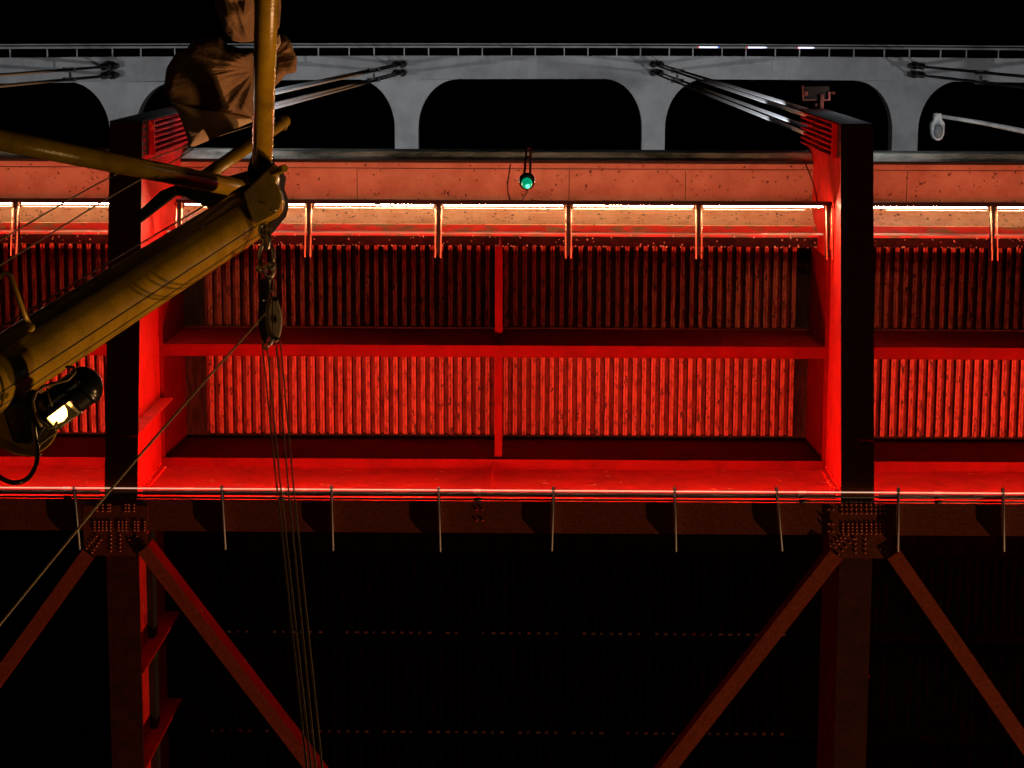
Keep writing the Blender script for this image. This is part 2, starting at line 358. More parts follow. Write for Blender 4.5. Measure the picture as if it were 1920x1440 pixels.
# ---- gusset plates with rivets, lateral braces
def gusset(pts, rows, name='gusset_plate'):
    z = ZB-.03
    P = [H(a, b, z) for a, b in pts]
    g = MB(); g.prism(P, Vector((0,0,.024))); o = g.build(name, 'reddark', br)
    g = MB()
    for (ax, ay, bx, by, n) in rows:
        for k in range(n):
            t = k/max(1, n-1); p = H(ax+(bx-ax)*t, ay+(by-ay)*t, z); g.ball(p, .019, 8, (1,1,.9))
    g.build('rivets', mat('worn_rivet_paint', (.7, .16, .09), .22), o)
rowsL = [(x, 946, x, 958, 3) for x in (182, 192, 202, 206, 235, 241, 251)] + [(x, 978, x, 994, 4) for x in (177, 185, 192, 199, 207, 222, 229, 236, 252, 258, 271)] \
  + [(208, 1003, 208, 1033, 5), (225, 1003, 225, 1033, 5), (181, 1005, 162, 1028, 5), (189, 1012, 172, 1036, 5), (257, 1005, 272, 1024, 5), (242, 1012, 262, 1036, 5)]
rowsR = [(x, 946, x, 962, 3) for x in (1578, 1587, 1596, 1605, 1614, 1624, 1633, 1642, 1650, 1657)] + [(x, 982, x, 1000, 4) for x in (1580, 1590, 1598, 1606, 1615, 1624, 1633, 1642, 1650, 1657)] \
  + [(1553, 955, 1562, 955, 2), (1553, 982, 1562, 982, 2), (1553, 996, 1562, 996, 2), (1590, 1003, 1560, 1030, 6), (1582, 1003, 1556, 1024, 5), (1600, 1010, 1572, 1040, 5),
     (1604, 1010, 1604, 1036, 4), (1622, 1010, 1622, 1036, 4), (1650, 1030, 1664, 1040, 3)]
gusset([(157, 948), (277, 948), (274, 1042), (176, 1042), (157, 1026)], rowsL)
gusset([(1556, 944), (1672, 948), (1676, 1030), (1664, 1047), (1570, 1047), (1554, 1020)], rowsR)
def brace(p, q, wpx, side=.0, m='bracered'):
    z = ZB-.06
    a = H(*p, z); b = H(*q, z); b = a + (b-a)*1.3
    wd = wpx/F*z*1.02
    g = MB(); g.bar(a, b, wd, .03); o = g.build('lateral_brace', m, br)
    d = (b-a).normalized(); r = d.cross(Vector((0,0,1)))
    if r.x < 0: r = -r
    g = MB(); c = r*(wd/2-.012) + Vector((0,0,.02+side/2)); g.bar(a+c, b+c, .02, side); g.build('brace_side', 'red', o)
    if 1:
        c = -r*(wd/2-.012) + Vector((0,0,.02+side/2)); g = MB(); g.bar(a+c, b+c, .02, side); g.build('brace_side', 'red', o)
brace((166, 1038), (8, 1256), 27, .3)
brace((268, 1030), (590, 1448), 24, .45)
brace((1568, 1040), (1262, 1430), 29, .3)
brace((1676, 1040), (1920, 1392), 29, .3)

# ---- arch rib, struts, hangers, hand cable
Xc = 6.0
def zrib(x): return 100.5 - .0135*(x-Xc)**2
def Yr(py): return Y(py, 99.0)
yo, yi = Y(105, 99), Y(149, 99)
g = MB(); xs = [(-34 + 1.0*k) for k in range(69)]
ring = []
for x in xs:
    z = zrib(x); ring.append([g.bm.verts.new(p) for p in ((x, yo, z), (x, yi, z), (x, yi, z+1.6), (x, yo, z+1.6))])
for a, b in zip(ring, ring[1:]):
    for k in range(4): g.bm.faces.new((a[k], a[(k+1)%4], b[(k+1)%4], b[k]))
g.bm.faces.new(ring[0]); g.bm.faces.new(ring[-1])
rib = g.build('arch_rib', 'white', br)
HX = [XL-SP, XL, XR, XR+SP]
AX = [HX[0]+1.05, HX[1]+.72, HX[2]+.2, HX[3]-.37]
for x, w_, rr in ((HX[0]+1.2, .53, 2.2), (HX[1]+.95, .53, 2.2), (HX[2]+.15, .53, 2.2), (HX[3]-.6, .58, 2.2)):
    z = zrib(x)+.02
    # flared plate: fillet quarter circles into the rib
    R = rr; pts = []
    hw = w_
    for k in range(15):
        t = k/14*math.pi/2; pts.append((x-hw-R*.8+R*.8*math.sin(t), yi+R-R*math.cos(t)))
    left = pts; right = [(2*x-a, b) for a, b in pts][::-1]
    L = left + [(x-hw, yi+14), (x+hw, yi+14)] + right
    g = MB()
    lo = [g.bm.verts.new((a, b, z)) for a, b in L]; hi = [g.bm.verts.new((a, b, z+1.1)) for a, b in L]
    n = len(L); g.bm.faces.new(lo[::-1]); g.bm.faces.new(hi)
    for i in range(n): g.bm.faces.new((lo[i], lo[(i+1)%n], hi[(i+1)%n], hi[i]))
    st = g.build('arch_strut', 'white', br)
    g = MB()
    for yy in (yi+.06, yi+3.1, yi+3.4, yi+5.2, yi+5.45):
        ww = .95 if yy < yi+1 else hw*.85
        k = -ww
        while k < ww: g.ball((x+k, yy, z), .022, 6); k += .13
    g.build('rivets', 'white', st)
g = MB()
for px in (996, 1466):                   # bolted splices of the rib
    for ax in range(-3, 4):
        for k in range(12):
            x = H(px+ax*3.7, 120, 99).x; g.ball((x, yo+.05+(yi-yo-.1)*k/11, zrib(x)-.0), .018, 6)
g.build('splice_rivets', mat('splice_rivets_grey', (.2,.2,.21), .5), rib)
g = MB()
for px in (996, 1466):
    g = MB(); x = H(px, 120, 99).x; g.box(x-.33, x+.33, yo+.02, yi-.02, zrib(x)-.03, zrib(x)+.01); g.build('splice_plate', 'white', rib)
# hand cable and stanchions on the outer side of the rib
yh = Y(88, 99)
g = MB(); 
g.tube([(x, yh, zrib(x)) for x in xs], .055, 6); g.tube([(x, yh-.12, zrib(x)+.4) for x in xs], .03, 6); hc = g.build('hand_cable', 'white', rib)
x = -24; k = 0
while x < 26:
    g = MB(); g.bar((x, yo+.01, zrib(x)+.1), (x, yh, zrib(x)+.1), .055, .05); g.build('stanchion', 'white', rib)
    x += 1.08 if k % 2 else 1.32; k += 1
# hangers: four ropes each, in two pairs, with sockets
hy = [Y(120, 99), Y(136, 99)]
for j, x in enumerate(HX):
    zt = zrib(x)-.15; zlow = 41.6
    for yv, yl in ((hy[0], Y(226, ZD)-.12), (hy[1], Y(246, ZD)+.02)):
        for dx in (-.17, .17):
            g = MB(); xt = AX[j]; g.tube([(x+dx, yl, zlow), (xt+dx, yv, zt-1.6)], .042, 8); h = g.build('hanger_cable', 'hanger', br)
            g = MB(); g.tube([(xt+dx, yv, zt-1.7), (xt+dx, yv, zt-1.3), (xt+dx, yv, zt-.5), (xt+dx, yv, zt+.1)], [.07, .15, .15, .11], 10); g.build('socket', 'dark', h)
        # spacer clamp
    g = MB(); zc = 84
    t = (zc-zlow)/(zt-1.6-zlow); x = x + (AX[j]-x)*t
    for yv, yl in ((hy[0], Y(226, ZD)-.12), (hy[1], Y(246, ZD)+.02)):
        yy = yl+(yv-yl)*t; g.box(x-.25, x+.25, yy-.08, yy+.08, zc, zc+.12)
    yy0 = Y(226, ZD)-.12; yy0 += (hy[0]-yy0)*t; yy1 = Y(246, ZD)+.02; yy1 += (hy[1]-yy1)*t
    g.box(x-.04, x+.04, yy0, yy1, zc+.13, zc+.2)
    g.build('hanger_spacer', 'dark', br)

# ================================================================== PIPES AND THEIR SUPPORTS UNDER THE GIRDER
zp = ZB-.03
def pipe(name, py, z, r, m, label):
    g = MB(); y = Y(py, z); g.tube([(X0, y, z), (X1, y, z)], r, 10)
    x = -9
    o = g.build(name, m); tag(o, label, 'pipe', 'pipes along the girder edge')
    g = MB()
    for cx in (-8.6, -5.1, -1.9, 3.4, 5.6, 8.8): g.tube([(cx+py*.001, y, z), (cx+py*.001+.12, y, z)], r*1.45, 10)
    c = g.build('coupling', m, o); return o
pipe('utility_pipe', 919.5, zp, .0105, 'palepipe', 'bright pale pipe, uppermost of three along the red girder')
pipe('utility_pipe', 928, zp+.02, .022, 'dark', 'dark pipe in the middle of the three along the red girder')
pipe('utility_pipe', 936.5, zp+.02, .02, 'dark', 'dark pipe nearest the girder flange, lowest of the three')
sup = [(138, 912, 150, 1030), (415, 910, 423, 1030), (621, 911, 625, 1032), (822, 913, 826, 1034), (1038, 912, 1035, 1033), (1265, 913, 1268, 1034), (1456, 913, 1467, 1033), (1685, 914, 1684, 1034), (1881, 914, 1883, 1034)]
ordn = ['first', 'second', 'third', 'fourth', 'fifth', 'sixth', 'seventh', 'eighth', 'ninth', 'tenth', 'eleventh', 'twelfth', 'thirteenth']
for i, (a, b, c, d) in enumerate(sup):
    z = ZB-.052
    g = MB(); g.bar(H(a, b, z), H(c, d, z), .018, .085)
    g.tube([H(a, b, z-.05), H(c, d, z-.05)], .013, 8); o = g.build('pipe_support', 'hanger'); tag(o, 'thin steel outrigger carrying the pipes under the girder, %s from the left' % ordn[i], 'pipe support', 'outriggers carrying the pipes')
    g = MB(); p = H(a, b+2, z); q = H(a+(c-a)*.22, b+29, z); g.bar(p+Vector((0,0,.035)), q+Vector((0,0,.035)), .05, .035); g.build('clamp', 'dark', o)
# wash light troughs
for i in (-1, 0, 1):
    xc = xm + i*SP; g = MB(); y = YG-.36
    g.box(xc-SP/2+.35, xc+SP/2-.35, y-.03, y+.03, ZB+.06, ZB+.075)
    g.box(xc-SP/2+.35, xc+SP/2-.35, y-.034, y-.03, ZB+.06, ZB+.11); g.box(xc-SP/2+.35, xc+SP/2-.35, y+.03, y+.034, ZB+.06, ZB+.11)
    o = g.build('light_trough', 'dark')
    tag(o, ['narrow dark light trough along the girder in the left bay', 'narrow dark light trough along the girder between the two floor beams', 'narrow dark light trough along the girder in the right bay'][i+1], 'light trough', 'light troughs along the girder')

# ================================================================== LIGHT FRAMES UNDER THE DECK EDGE
where = ['left of the left floor beam', 'between the two floor beams', 'right of the right floor beam']
YFo, YFi, YFe = Y(381, ZF), Y(436.5, ZF), Y(480, ZF)
nst = 0
for i in (-1, 0, 1):
    xa = XL + .48 + i*SP; n = 5; step = (SP-.6)/5
    fr = thing('maintenance_frame', 'rail frame with outriggers under the deck edge, %s' % where[i+1], 'rail frame', (xa, YFo, ZF), 'rail frames under the deck edge')
    g = MB(); g.box(xa-.06, xa+5*step+.06, YFo-.045, YFo+.01, ZF-.05, ZF+.12); g.build('outer_beam', 'dark', fr)
    g = MB(); g.tube([(xa-.42, Y(436.5, ZF+1.3), ZF+1.3), (xa+5*step+.42, Y(436.5, ZF+1.3), ZF+1.3)], .022, 8); g.build('inner_tube', 'white', fr)
    for k in range(6):
        x = xa+k*step
        g = MB()
        g.box(x-.035, x-.028, YFo+.01, YFe, ZF-.05, ZF+.05); g.box(x+.028, x+.035, YFo+.01, YFe, ZF-.05, ZF+.05); g.box(x-.0275, x+.0275, YFo+.01, YFe-.02, ZF+.01, ZF+.02)
        g.tube([(x-.09, YFo+.02, ZF+.02), (x-.045, YFo+.12, ZF+.02)], .012, 6); g.tube([(x+.09, YFo+.02, ZF+.02), (x+.045, YFo+.12, ZF+.02)], .012, 6)
        o = g.build('outrigger', 'plate', fr)
        g = MB(); g.box(x-.026, x+.026, YFo+.01, YFe-.02, ZF-.055, ZF+.005); g.build('dark_channel', 'dark', o)
        for sgn in (-1, 1):
            g = MB(); g.tube([(x+sgn*.048, YFo+.02, ZF-.06), (x+sgn*.048, YFe, ZF-.34)], .013, 10); g.build('lit_edge_rod', 'haunch', o)  # added pale rods, set low to catch strip light like lit post edges
    for k in range(5):
        x = xa+k*step
        if x+step < -10.2 or x > 10.2: continue
        g = MB(); yl = YFo+.035
        g.box(x+.10, x+step-.10, yl+.006, yl+.014, ZF+.0, ZF+.12); o = g.build('strip_light', 'strip')
        tag(o, 'long white strip light beside the dark rail, %s from the left' % ordn[nst], 'strip light', 'strip lights under the deck edge'); nst += 1
        g = MB(); g.box(x+.12, x+step-.12, yl-.012, yl-.002, ZF+.0, ZF+.14)
        for c in (.3, .52, .75): g.box(x+step*c-.02, x+step*c+.02, yl-.02, yl+.028, ZF+.05, ZF+.07)
        g.box(x+(.42 if k == 0 else .10), x+step-(.42 if k == 4 else .10), yl+.062, yl+.066, ZF+.0, ZF+.25); g.box(x+.10, x+step-.10, yl-.012, yl+.066, ZF+.146, ZF+.149) if 0 else None  # inboard shield, added to keep strip light off the upper sheets
        g.build('strip_housing_shield', 'mattblack', o)

# ================================================================== SMALL THINGS ON THE BRIDGE
# hanging green navigation light
p = H(988, 340, 33.0); top = Vector((p.x+.02, p.y, 43.0))
nv = thing('navigation_light', 'green signal light hanging on a rod below the middle of the deck edge', 'signal light', p)
g = MB(); g.tube([(p.x-.045, p.y, 43.2), (p.x-.045, p.y, 33.45)], .02, 8); g.tube([(p.x+.045, p.y, 43.2), (p.x+.045, p.y, 33.45)], .02, 8)
for z in (34.2, 36.5, 39, 41.5): g.box(p.x-.05, p.x+.05, p.y-.01, p.y+.01, z, z+.06)
g.build('hanging_rod', 'reddark', nv)
g = MB(); g.tube([(p.x, p.y, 33.5), (p.x, p.y, 33.25), (p.x, p.y, 33.12), (p.x, p.y, 33.05)], [.05, .11, .12, .12], 20)
g.tube([(p.x, p.y, 33.04), (p.x, p.y, 33.0)], [.13, .10], 20); g.build('lamp_hood', 'black', nv)
g = MB(); c = p+Vector((0, .02, -.02)); g.tube([c, c+Vector((0,0,-.08)), c+Vector((0,0,-.18)), c+Vector((0,0,-.27)), c+Vector((0,0,-.31))], [.07, .082, .08, .055, .015], 20); g.build('green_lens', 'green', nv)
g = MB(); g.ball(c+Vector((.012, .03, -.30)), .032, 10); g.build('bulb', 'greencore', nv)
g = MB(); q0 = H(981, 376, 36.0)
g.tube([p+Vector((.02, .04, -.25)), p+Vector((.0, .16, -.1)), p+Vector((-.06, .30, .6)), q0], .009, 6); g.build('lamp_cord', 'mattblack', nv)
# loose cables
def cable(name, pts, r, m, label, cat='cable', group=None, n=8):
    # smooth curve through points (Catmull-Rom)
    P = [Vector(q) for q in pts]; out = []
    for i in range(len(P)-1):
        a = P[max(0, i-1)]; b = P[i]; c = P[i+1]; d = P[min(len(P)-1, i+2)]
        for k in range(n):
            t = k/n; out.append(.5*((2*b) + (c-a)*t + (2*a-5*b+4*c-d)*t*t + (3*b-a-3*c+d)*t**3))
    out.append(P[-1]); g = MB(); g.tube(out, r, 8); o = g.build(name, m); tag(o, label, cat, group); return o
cable('loose_cable', [H(957, 308, 41.0), H(952, 345, 40.0), H(953, 364, 39), H(958, 380, 38.35)], .012, 'black', 'thin dark cable curving down left of the green signal light')
cable('loose_cable', [H(1508, 302, 41.2), H(1520, 330, 40.3), H(1528, 355, 39.2), H(1532, 378, 38.4)], .014, 'black', 'thin dark cable curving down beside the right floor beam')
# floodlight on the right bracket end
fl = thing('bracket_floodlight', 'small dark floodlight on a stem above the right floor beam end', 'floodlight', H(1541, 214, 42.2))
z = 42.3
g = MB(); g.prism([H(a, b, z) for a, b in ((1506, 162), (1555, 161), (1556, 188), (1507, 190))], Vector((0,0,.28))); g.build('housing', 'mattblack', fl, .02)
g = MB()
g.prism([H(a, b, z-.08) for a, b in ((1504, 160), (1507, 160), (1508, 186), (1530, 186), (1531, 189), (1505, 189))], Vector((0,0,.06))); g.prism([H(a, b, z-.08) for a, b in ((1544, 186), (1553, 186), (1553, 172), (1557, 172), (1557, 189), (1544, 189))], Vector((0,0,.06))); g.prism([H(a, b, z-.09) for a, b in ((1509, 172), (1515, 172), (1515, 180), (1509, 180))], Vector((0,0,.05))); g.build('yoke', 'rust', fl)
g = MB(); g.tube([H(1541, 176, z-.05), H(1540, 216, z)], .045, 10); g.ball(H(1563, 174, z), .035, 8); g.tube([H(1556, 174, z), H(1563, 174, z)], .015); g.ball(H(1530, 197, z), .04, 8); g.build('stem', 'rust', fl)
g = MB(); g.ball(H(1520, 213, 42.4), .085, 12, (1.2, .7, 1)); cap = g.build('cable_cap', 'lip'); tag(cap, 'pale rounded cap on the top of the right floor beam end', 'cap')
# street lamp reaching over from the right
zs = 60; hp = H(1759, 245, zs)
sl = thing('street_lamp', 'grey street lamp head on a long arm at the right', 'street lamp', hp)
def Q(px, py, z=zs): return H(px, py, z)
g = MB(); pts = [Q(1764, 218, zs+.15), Q(1840, 230, zs+.1), Q(1925, 247, zs), Q(2010, 266, zs-.3)]
g.tube(pts, [.05, .06, .075, .085], 12); pz = pts[-1]; g.tube([pz, Vector((pz.x+.1, pz.y, ZD+.3))], [.09, .15], 12); g.build('lamp_arm', 'lampgrey', sl)
g = MB(); outl = [(1753, 212), (1766, 212), (1767, 224), (1772, 232), (1771, 252), (1766, 262), (1759, 264), (1751, 261), (1747, 252), (1746, 233), (1752, 225)]
g.prism([Q(a, b) for a, b in outl], Vector((0,0,.28))); g.build('lamp_head', 'lampgrey', sl, .03)
g = MB(); g.torus(Q(1759, 246, zs-.03), (0,0,1), .19, .022, 28, 8, (.8, 1.15), (1,0,0)); g.build('bowl_ring', 'lampgrey', sl)
g = MB(); g.ball(Q(1759, 246, zs-.02), .175, 20, (.78, 1.1, .75)); g.build('lamp_bowl', 'clear', sl)
g = MB(); g.tube([Q(1759, 238, zs-.05), Q(1759, 243, zs-.07), Q(1759, 250, zs-.07), Q(1759, 253, zs-.05)], [.02,.05,.05,.02], 12); g.build('bulb', 'hanger', sl)
g = MB()
for a, b in ((1752, 255), (1766, 255), (1753, 236), (1765, 236)): g.ball(Q(a, b, zs-.03), .022, 8)
g.build('latches', 'dark', sl)
# small coloured light tubes on the hand cable
for i, (a, b) in enumerate(((1313, 1353), (1405, 1446), (1499, 1541))):
    g = MB(); x0 = H(a, 86, 99).x; x1 = H(b, 86, 99).x; xx = (x0+x1)/2
    g.tube([(x0+.06, yh, zrib(xx)-.07), (x1-.06, yh, zrib(xx)-.07)], .035, 8); o = g.build('tube_light', mat('blue_white_tube', (.75,.8,1), emit=1.6))
    tag(o, 'short bluish white light tube on the arch hand rail, %s' % ['leftmost of three', 'middle of three', 'rightmost of three'][i], 'light tube', 'light tubes on the arch rail')
    g = MB(); g.tube([(x0, yh, zrib(xx)-.07), (x0+.055, yh, zrib(xx)-.07)], .037, 8); g.build('red_end', mat('red_end', (1,.1,.05), emit=.8), o)
    g = MB(); g.tube([(x1-.055, yh, zrib(xx)-.07), (x1, yh, zrib(xx)-.07)], .037, 8); g.build('blue_end', mat('blue_end', (.05,.15,1), emit=.8), o)

# ================================================================== THE BOAT'S SPARS
sp = thing('spar_frame', 'mustard yellow ship spars meeting at a heavy end plate, at upper left', 'ship spars', W(460, 380, 11.5))
def m_at(px, d): return px/F*d
A0, A1 = W(-160, 800, 8.2), W(474, 398, 11.6)
g = MB(); n = 14; pts = [A0.lerp(A1, t/n) for t in range(n+1)]; g.tube(pts, .138, 40); boom = g.build('boom', 'boom', sp)
ax = (A1-A0).normalized(); toc = (-W(250, 540, 1)).normalized(); side = ax.cross(toc).normalized()      # side: towards lower right in the picture
if (side.dot(DOWN)) < 0: side = -side
# weld seams along the boom
for off in (-.52, .50, .83):
    ang = math.asin(off); o_ = side*math.sin(ang)*.137 + (toc - ax*toc.dot(ax)).normalized()*math.cos(ang)*.137
    g = MB(); g.tube([A0+o_, A1+o_-ax*.25], .0035, 6); g.build('boom_seam', 'dark', boom)
g = MB(); g.tube([A0+(-side*.155), A0.lerp(A1, .9)+(-side*.16)], .004, 6)
wr = g.build('guy_wire', 'galv'); tag(wr, 'thin bright wire running along the upper side of the thick boom', 'wire')
# collar and heel plates
g = MB(); g.tube([A1-ax*.10, A1-ax*.06, A1+ax*.02], [.139, .15, .15], 40); g.build('boom_collar', 'mattblack', boom)
def flat(pts, d): return [W(a, b, d) for a, b in pts]
g = MB(); g.prism(flat([(455, 362), (512, 307), (517, 316), (519, 330), (517, 343), (524, 356), (529, 374), (526, 390), (517, 402), (501, 411), (484, 420), (474, 417), (463, 388)], 11.15), FWD*.16)
g.build('end_plate', 'boom', sp, .008)
g = MB(); g.prism(flat([(446, 366), (511, 303), (526, 322), (522, 345), (532, 372), (526, 398), (498, 432), (478, 437), (462, 408)], 11.33), FWD*.3); g.build('end_casting', 'mattblack', sp, .01)
g = MB(); g.tube([W(505, 327, 11.2), W(534, 315, 11.05)], m_at(7.5, 11.1), 20); g.build('pivot_pin', 'boom', sp, .003)
g = MB(); g.tube([W(519, 394, 11.12), W(506, 393, 11.12)], .004, 6); g.build('name_tab', 'galv', sp)
g = MB(); g.tube([W(-60, 250, 9.7), W(445, 352, 11.9)], [m_at(21, 9.7), m_at(17.5, 11.9)], 28); g.build('left_strut', 'boom', sp)
g = MB(); g.tube([W(355, 352, 12.2), W(531, 228, 12.6)], m_at(12.5, 12.4), 24); g.ball(W(532, 227, 12.6), m_at(13, 12.6), 14); g.torus(W(527, 231, 12.6), (W(531, 228, 12.6)-W(355, 352, 12.2)), m_at(14, 12.6), .006, 20, 6); g.build('stub_strut', 'boom', sp)
g = MB(); g.tube([W(491, 322, 11.7), W(503, -120, 9.4)], .0545, 32); mast = g.build('upright_spar', 'boom', sp)
g = MB(); g.tube([W(491, 325, 11.72), W(492, 300, 11.6)], .064, 28); g.tube([W(489, 345, 11.8), W(491, 318, 11.6)], .075, 24); g.build('spar_socket', 'mattblack', sp)
# saddle where the struts meet, its shadow put in as matt black
g = MB(); g.prism(flat([(325, 345), (372, 333), (410, 335), (470, 318), (487, 340), (462, 372), (430, 388), (398, 392), (352, 372)], 12.0), FWD*.14); g.build('saddle', 'mattblack', sp, .012)
g = MB(); g.prism(flat([(300, 358), (345, 340), (380, 362), (384, 374), (330, 366), (262, 418), (255, 400)], 12.2), FWD*.04); g.build('saddle_web', 'mattblack', sp, .008)
# grab handle
hb = [W(-14, 528, 8.85), W(2, 516, 8.85), W(14, 512, 8.85), W(20, 518, 8.85), W(44, 585, 8.85), W(58, 616, 8.95)]
g = MB(); g.tube(hb, m_at(5.2, 8.85), 12); g.ball(W(57, 614, 8.9), m_at(9, 8.9), 10, (1, 1, .5)); g.build('grab_handle', 'boom', boom)
g = MB(); g.tube([W(300, 556, 10.28), W(262, 582, 10.1)], .006, 6); 
# clips on boom
for (a, b, d) in ((392, 430, 10.85), (362, 447, 10.7)): g.box(*[v for i in range(3) for v in (W(a, b, d)[i]-.012, W(a, b, d)[i]+.012)])
g.build('boom_clips', 'dark', boom)

# ---- sail: inflated outlines with folds
def cloth(name, outline, d0, thick, mname, parent=None, tilt=(0, 0), fold=.05, fs=6, center=None, seed=0, N=180, K=44, hub=(480, 130)):
    # resample outline
    P = outline; seg = []; tot = 0
    for i in range(len(P)):
        a = Vector((*P[i], 0)); b = Vector((*P[(i+1) % len(P)], 0)); seg.append((tot, a, b, (b-a).length)); tot += (b-a).length
    ring = []
    for k in range(N):
        s = tot*k/N
        for t0, a, b, l in seg:
            if t0 <= s < t0+l+1e-9: ring.append(a.lerp(b, (s-t0)/l)); break
    # smooth outline a little
    ring = [(ring[i-1]*.25 + ring[i]*.5 + ring[(i+1) % N]*.25) for i in range(N)]
    c = Vector((*center, 0)) if center else sum(ring, Vector())/N
    g = MB(); fr, bk = [], []
    for j in range(K+1):
        s = 1-j/K
        rf, rb = [], []
        if j == K: break
        for v in ring:
            q = c + (v-c)*s
            h = thick*math.sqrt(max(0, 1-s**2.2))
            nz = noise.noise(Vector((q.x/110*fs/6+seed, q.y/70*fs/6, seed*1.7))) + .25*noise.noise(Vector((q.x/34+seed, q.y/50, seed)))
            rid = (1-abs(noise.noise(Vector(((q.x+q.y*.5)/70+seed*3, (q.y-q.x*.5)/160, 3.1+seed)))*1.6))
            an = math.atan2(q.y-hub[1], q.x-hub[0]); rr_ = math.hypot(q.x-hub[0], q.y-hub[1])
            w1 = noise.noise(Vector((an*3.2+seed, rr_/140, seed))); w2 = noise.noise(Vector((an*8+seed*2, rr_/90, 4.4+seed)))
            wr = (1-min(1, abs(w1)*3.2))*.8 + (1-min(1, abs(w2)*3.5))*.35
            f = fold*(nz*.8 + rid*.3 + wr*.22)*min(1, (1-s)*6)
            d = d0 + tilt[0]*(q.x-c.x)/100 + tilt[1]*(q.y-c.y)/100
            rf.append(g.bm.verts.new(W(q.x, q.y, d-h-f))); rb.append(g.bm.verts.new(W(q.x, q.y, d+h*.8-f*.6)) if j else None)
        if j == 0: rb = rf
        if fr:
            for a, b in ((fr[-1], rf), (bk[-1], rb)):
                for k in range(N): ff = g.bm.faces.new((a[k], a[(k+1) % N], b[(k+1) % N], b[k])); ff.smooth = True
        fr.append(rf); bk.append(rb)
    g.bm.faces.new(fr[-1]); g.bm.faces.new(bk[-1])
    return g.build(name, mname, parent)
sail = cloth('furled_sail', [(312, 128), (330, 98), (350, 92), (362, 73), (392, 65), (412, 68), (424, 82), (474, 98), (478, 160), (476, 223), (440, 214), (395, 204), (350, 196), (318, 188), (306, 172)], 11.6, .24, 'canvas', None, (.25, 0), .085, 9, (400, 140), 2)
tag(sail, 'bundled brown canvas sail billowing beside the upright spar at upper left', 'sail')
cloth('pale_underside', [(317, 187), (350, 195), (395, 203), (440, 213), (475, 222), (474, 228), (440, 242), (400, 260), (353, 279), (352, 262), (345, 240), (334, 212)], 11.62, .05, 'palecanvas', sail, (.1, .1), .012, 5, (390, 225), 5)
cloth('upper_fold', [(398, -60), (470, -60), (478, 20), (476, 78), (452, 80), (436, 76), (420, 58), (412, 34), (403, 12)], 10.9, .16, 'canvas', sail, (0, .2), .08, 12, (445, 10), 8)
cloth('right_fold', [(498, 88), (508, 78), (520, 66), (533, 64), (545, 78), (551, 96), (557, 108), (556, 132), (552, 137), (537, 139), (522, 156), (513, 163), (508, 130), (503, 112)], 11.2, .10, 'canvas', sail, (0, 0), .05, 14, (526, 108), 11)
cloth('pale_fold', [(500, 85), (512, 74), (524, 64), (527, 80), (516, 100), (511, 112), (502, 104)], 11.02, .03, 'palecanvas', sail, (0, 0), .015, 14, (512, 88), 14)
cloth('right_edge_fold', [(505, -40), (526, -40), (527, 15), (524, 50), (512, 70), (508, 40)], 10.7, .05, 'canvas', sail, (0, 0), .02, 14, (516, 20), 17)

# ---- ropes and tackle
tk = [((492, 650), (522, 940), (575, 1440)), ((501, 652), (529, 940), (583, 1440)), ((518, 645), (543, 940), (592, 1440)), ((526, 642), (553, 940), (604, 1440))]
nm = ['leftmost', 'second from left', 'third from left', 'rightmost']
for i, (a, b, c) in enumerate(tk):
    e = (c[0]+(c[0]-b[0])*.3, c[1]+(c[1]-b[1])*.3)
    o = MB().tube([W(*a, 11.2), W(*b, 9.2), W(*c, 7.0), W(*e, 6.3)], .0036, 8).build('tackle_line', 'rope')
    tag(o, 'thin tackle line running down from the pulley blocks, %s of four' % nm[i], 'rope', 'tackle lines below the blocks')
cable('hauling_rope', [W(497, 588, 11.15), W(250, 868, 9.2), W(-10, 1182, 7.6), W(-90, 1280, 7)], .0052, 'rope', 'long single rope slanting from the blocks to the lower left edge', 'rope')
cable('stay_wire', [W(-20, 462, 10.2), W(205, 333, 11.2), W(330, 281, 11.8), W(470, 236, 12.4)], .004, 'wire', 'upper of two thin wires slanting past the left floor beam', 'wire', 'thin wires past the left floor beam')
cable('stay_wire', [W(-20, 510, 10.0), W(205, 370, 11.2), W(335, 297, 11.8), W(362, 278, 12.0)], .004, 'wire', 'lower of two thin wires slanting past the left floor beam', 'wire', 'thin wires past the left floor beam')
# chain link + shackle
D = 11.2
sh = thing('bow_shackle', 'dark steel bow shackle hanging from the end plate of the spars', 'shackle', W(502, 480, D))
g = MB(); g.torus(W(500, 449, D), RIGHT*.8+FWD*.6, m_at(18, D), .012, 20, 8, (1, .5), DOWN); g.torus(W(496, 432, D), FWD, m_at(12, D), .012, 16, 8, (1, .7), DOWN); g.build('chain_links', 'galv', sh)
g = MB()
arc = []
for k in range(17):
    t = math.pi*(k/16); arc.append(W(500-13*math.cos(t)*1.0, 482-26*math.sin(t), D))
g.tube([W(489, 500, D)] + arc + [W(510, 500, D)], .011, 10); g.build('bow', 'galv', sh)
g = MB(); g.tube([W(482, 505, D), W(514, 499, D-.03)], .011, 12); g.ball(W(486, 504, D), .02, 10); g.tube([W(508, 499, D-.05), W(512, 498, D-.07)], .022, 16); g.torus(W(510, 498.5, D-.075), FWD, .013, .005, 14, 6); g.build('pin', 'galv', sh)
g = MB(); g.torus(W(505, 508, D), FWD, m_at(9, D), .009, 18, 8, (1.3, 1), DOWN); g.build('eye', 'galv', sh)
def lens(cx, cy, hw, hh, d, tilt):
    pts = []
    for k in range(28):
        t = 2*math.pi*k/28; x = hw*math.sin(t); y = -hh*math.cos(t); x *= (1-abs(y/hh)**2.2*.35)
        pts.append((cx + x - y*tilt*-1, cy + y))
    return [W(a, b, d) for a, b in pts]
blk = thing('pulley_block', 'pale leaf-shaped pulley block with a dark slot below the shackle', 'pulley block', W(515, 600, D))
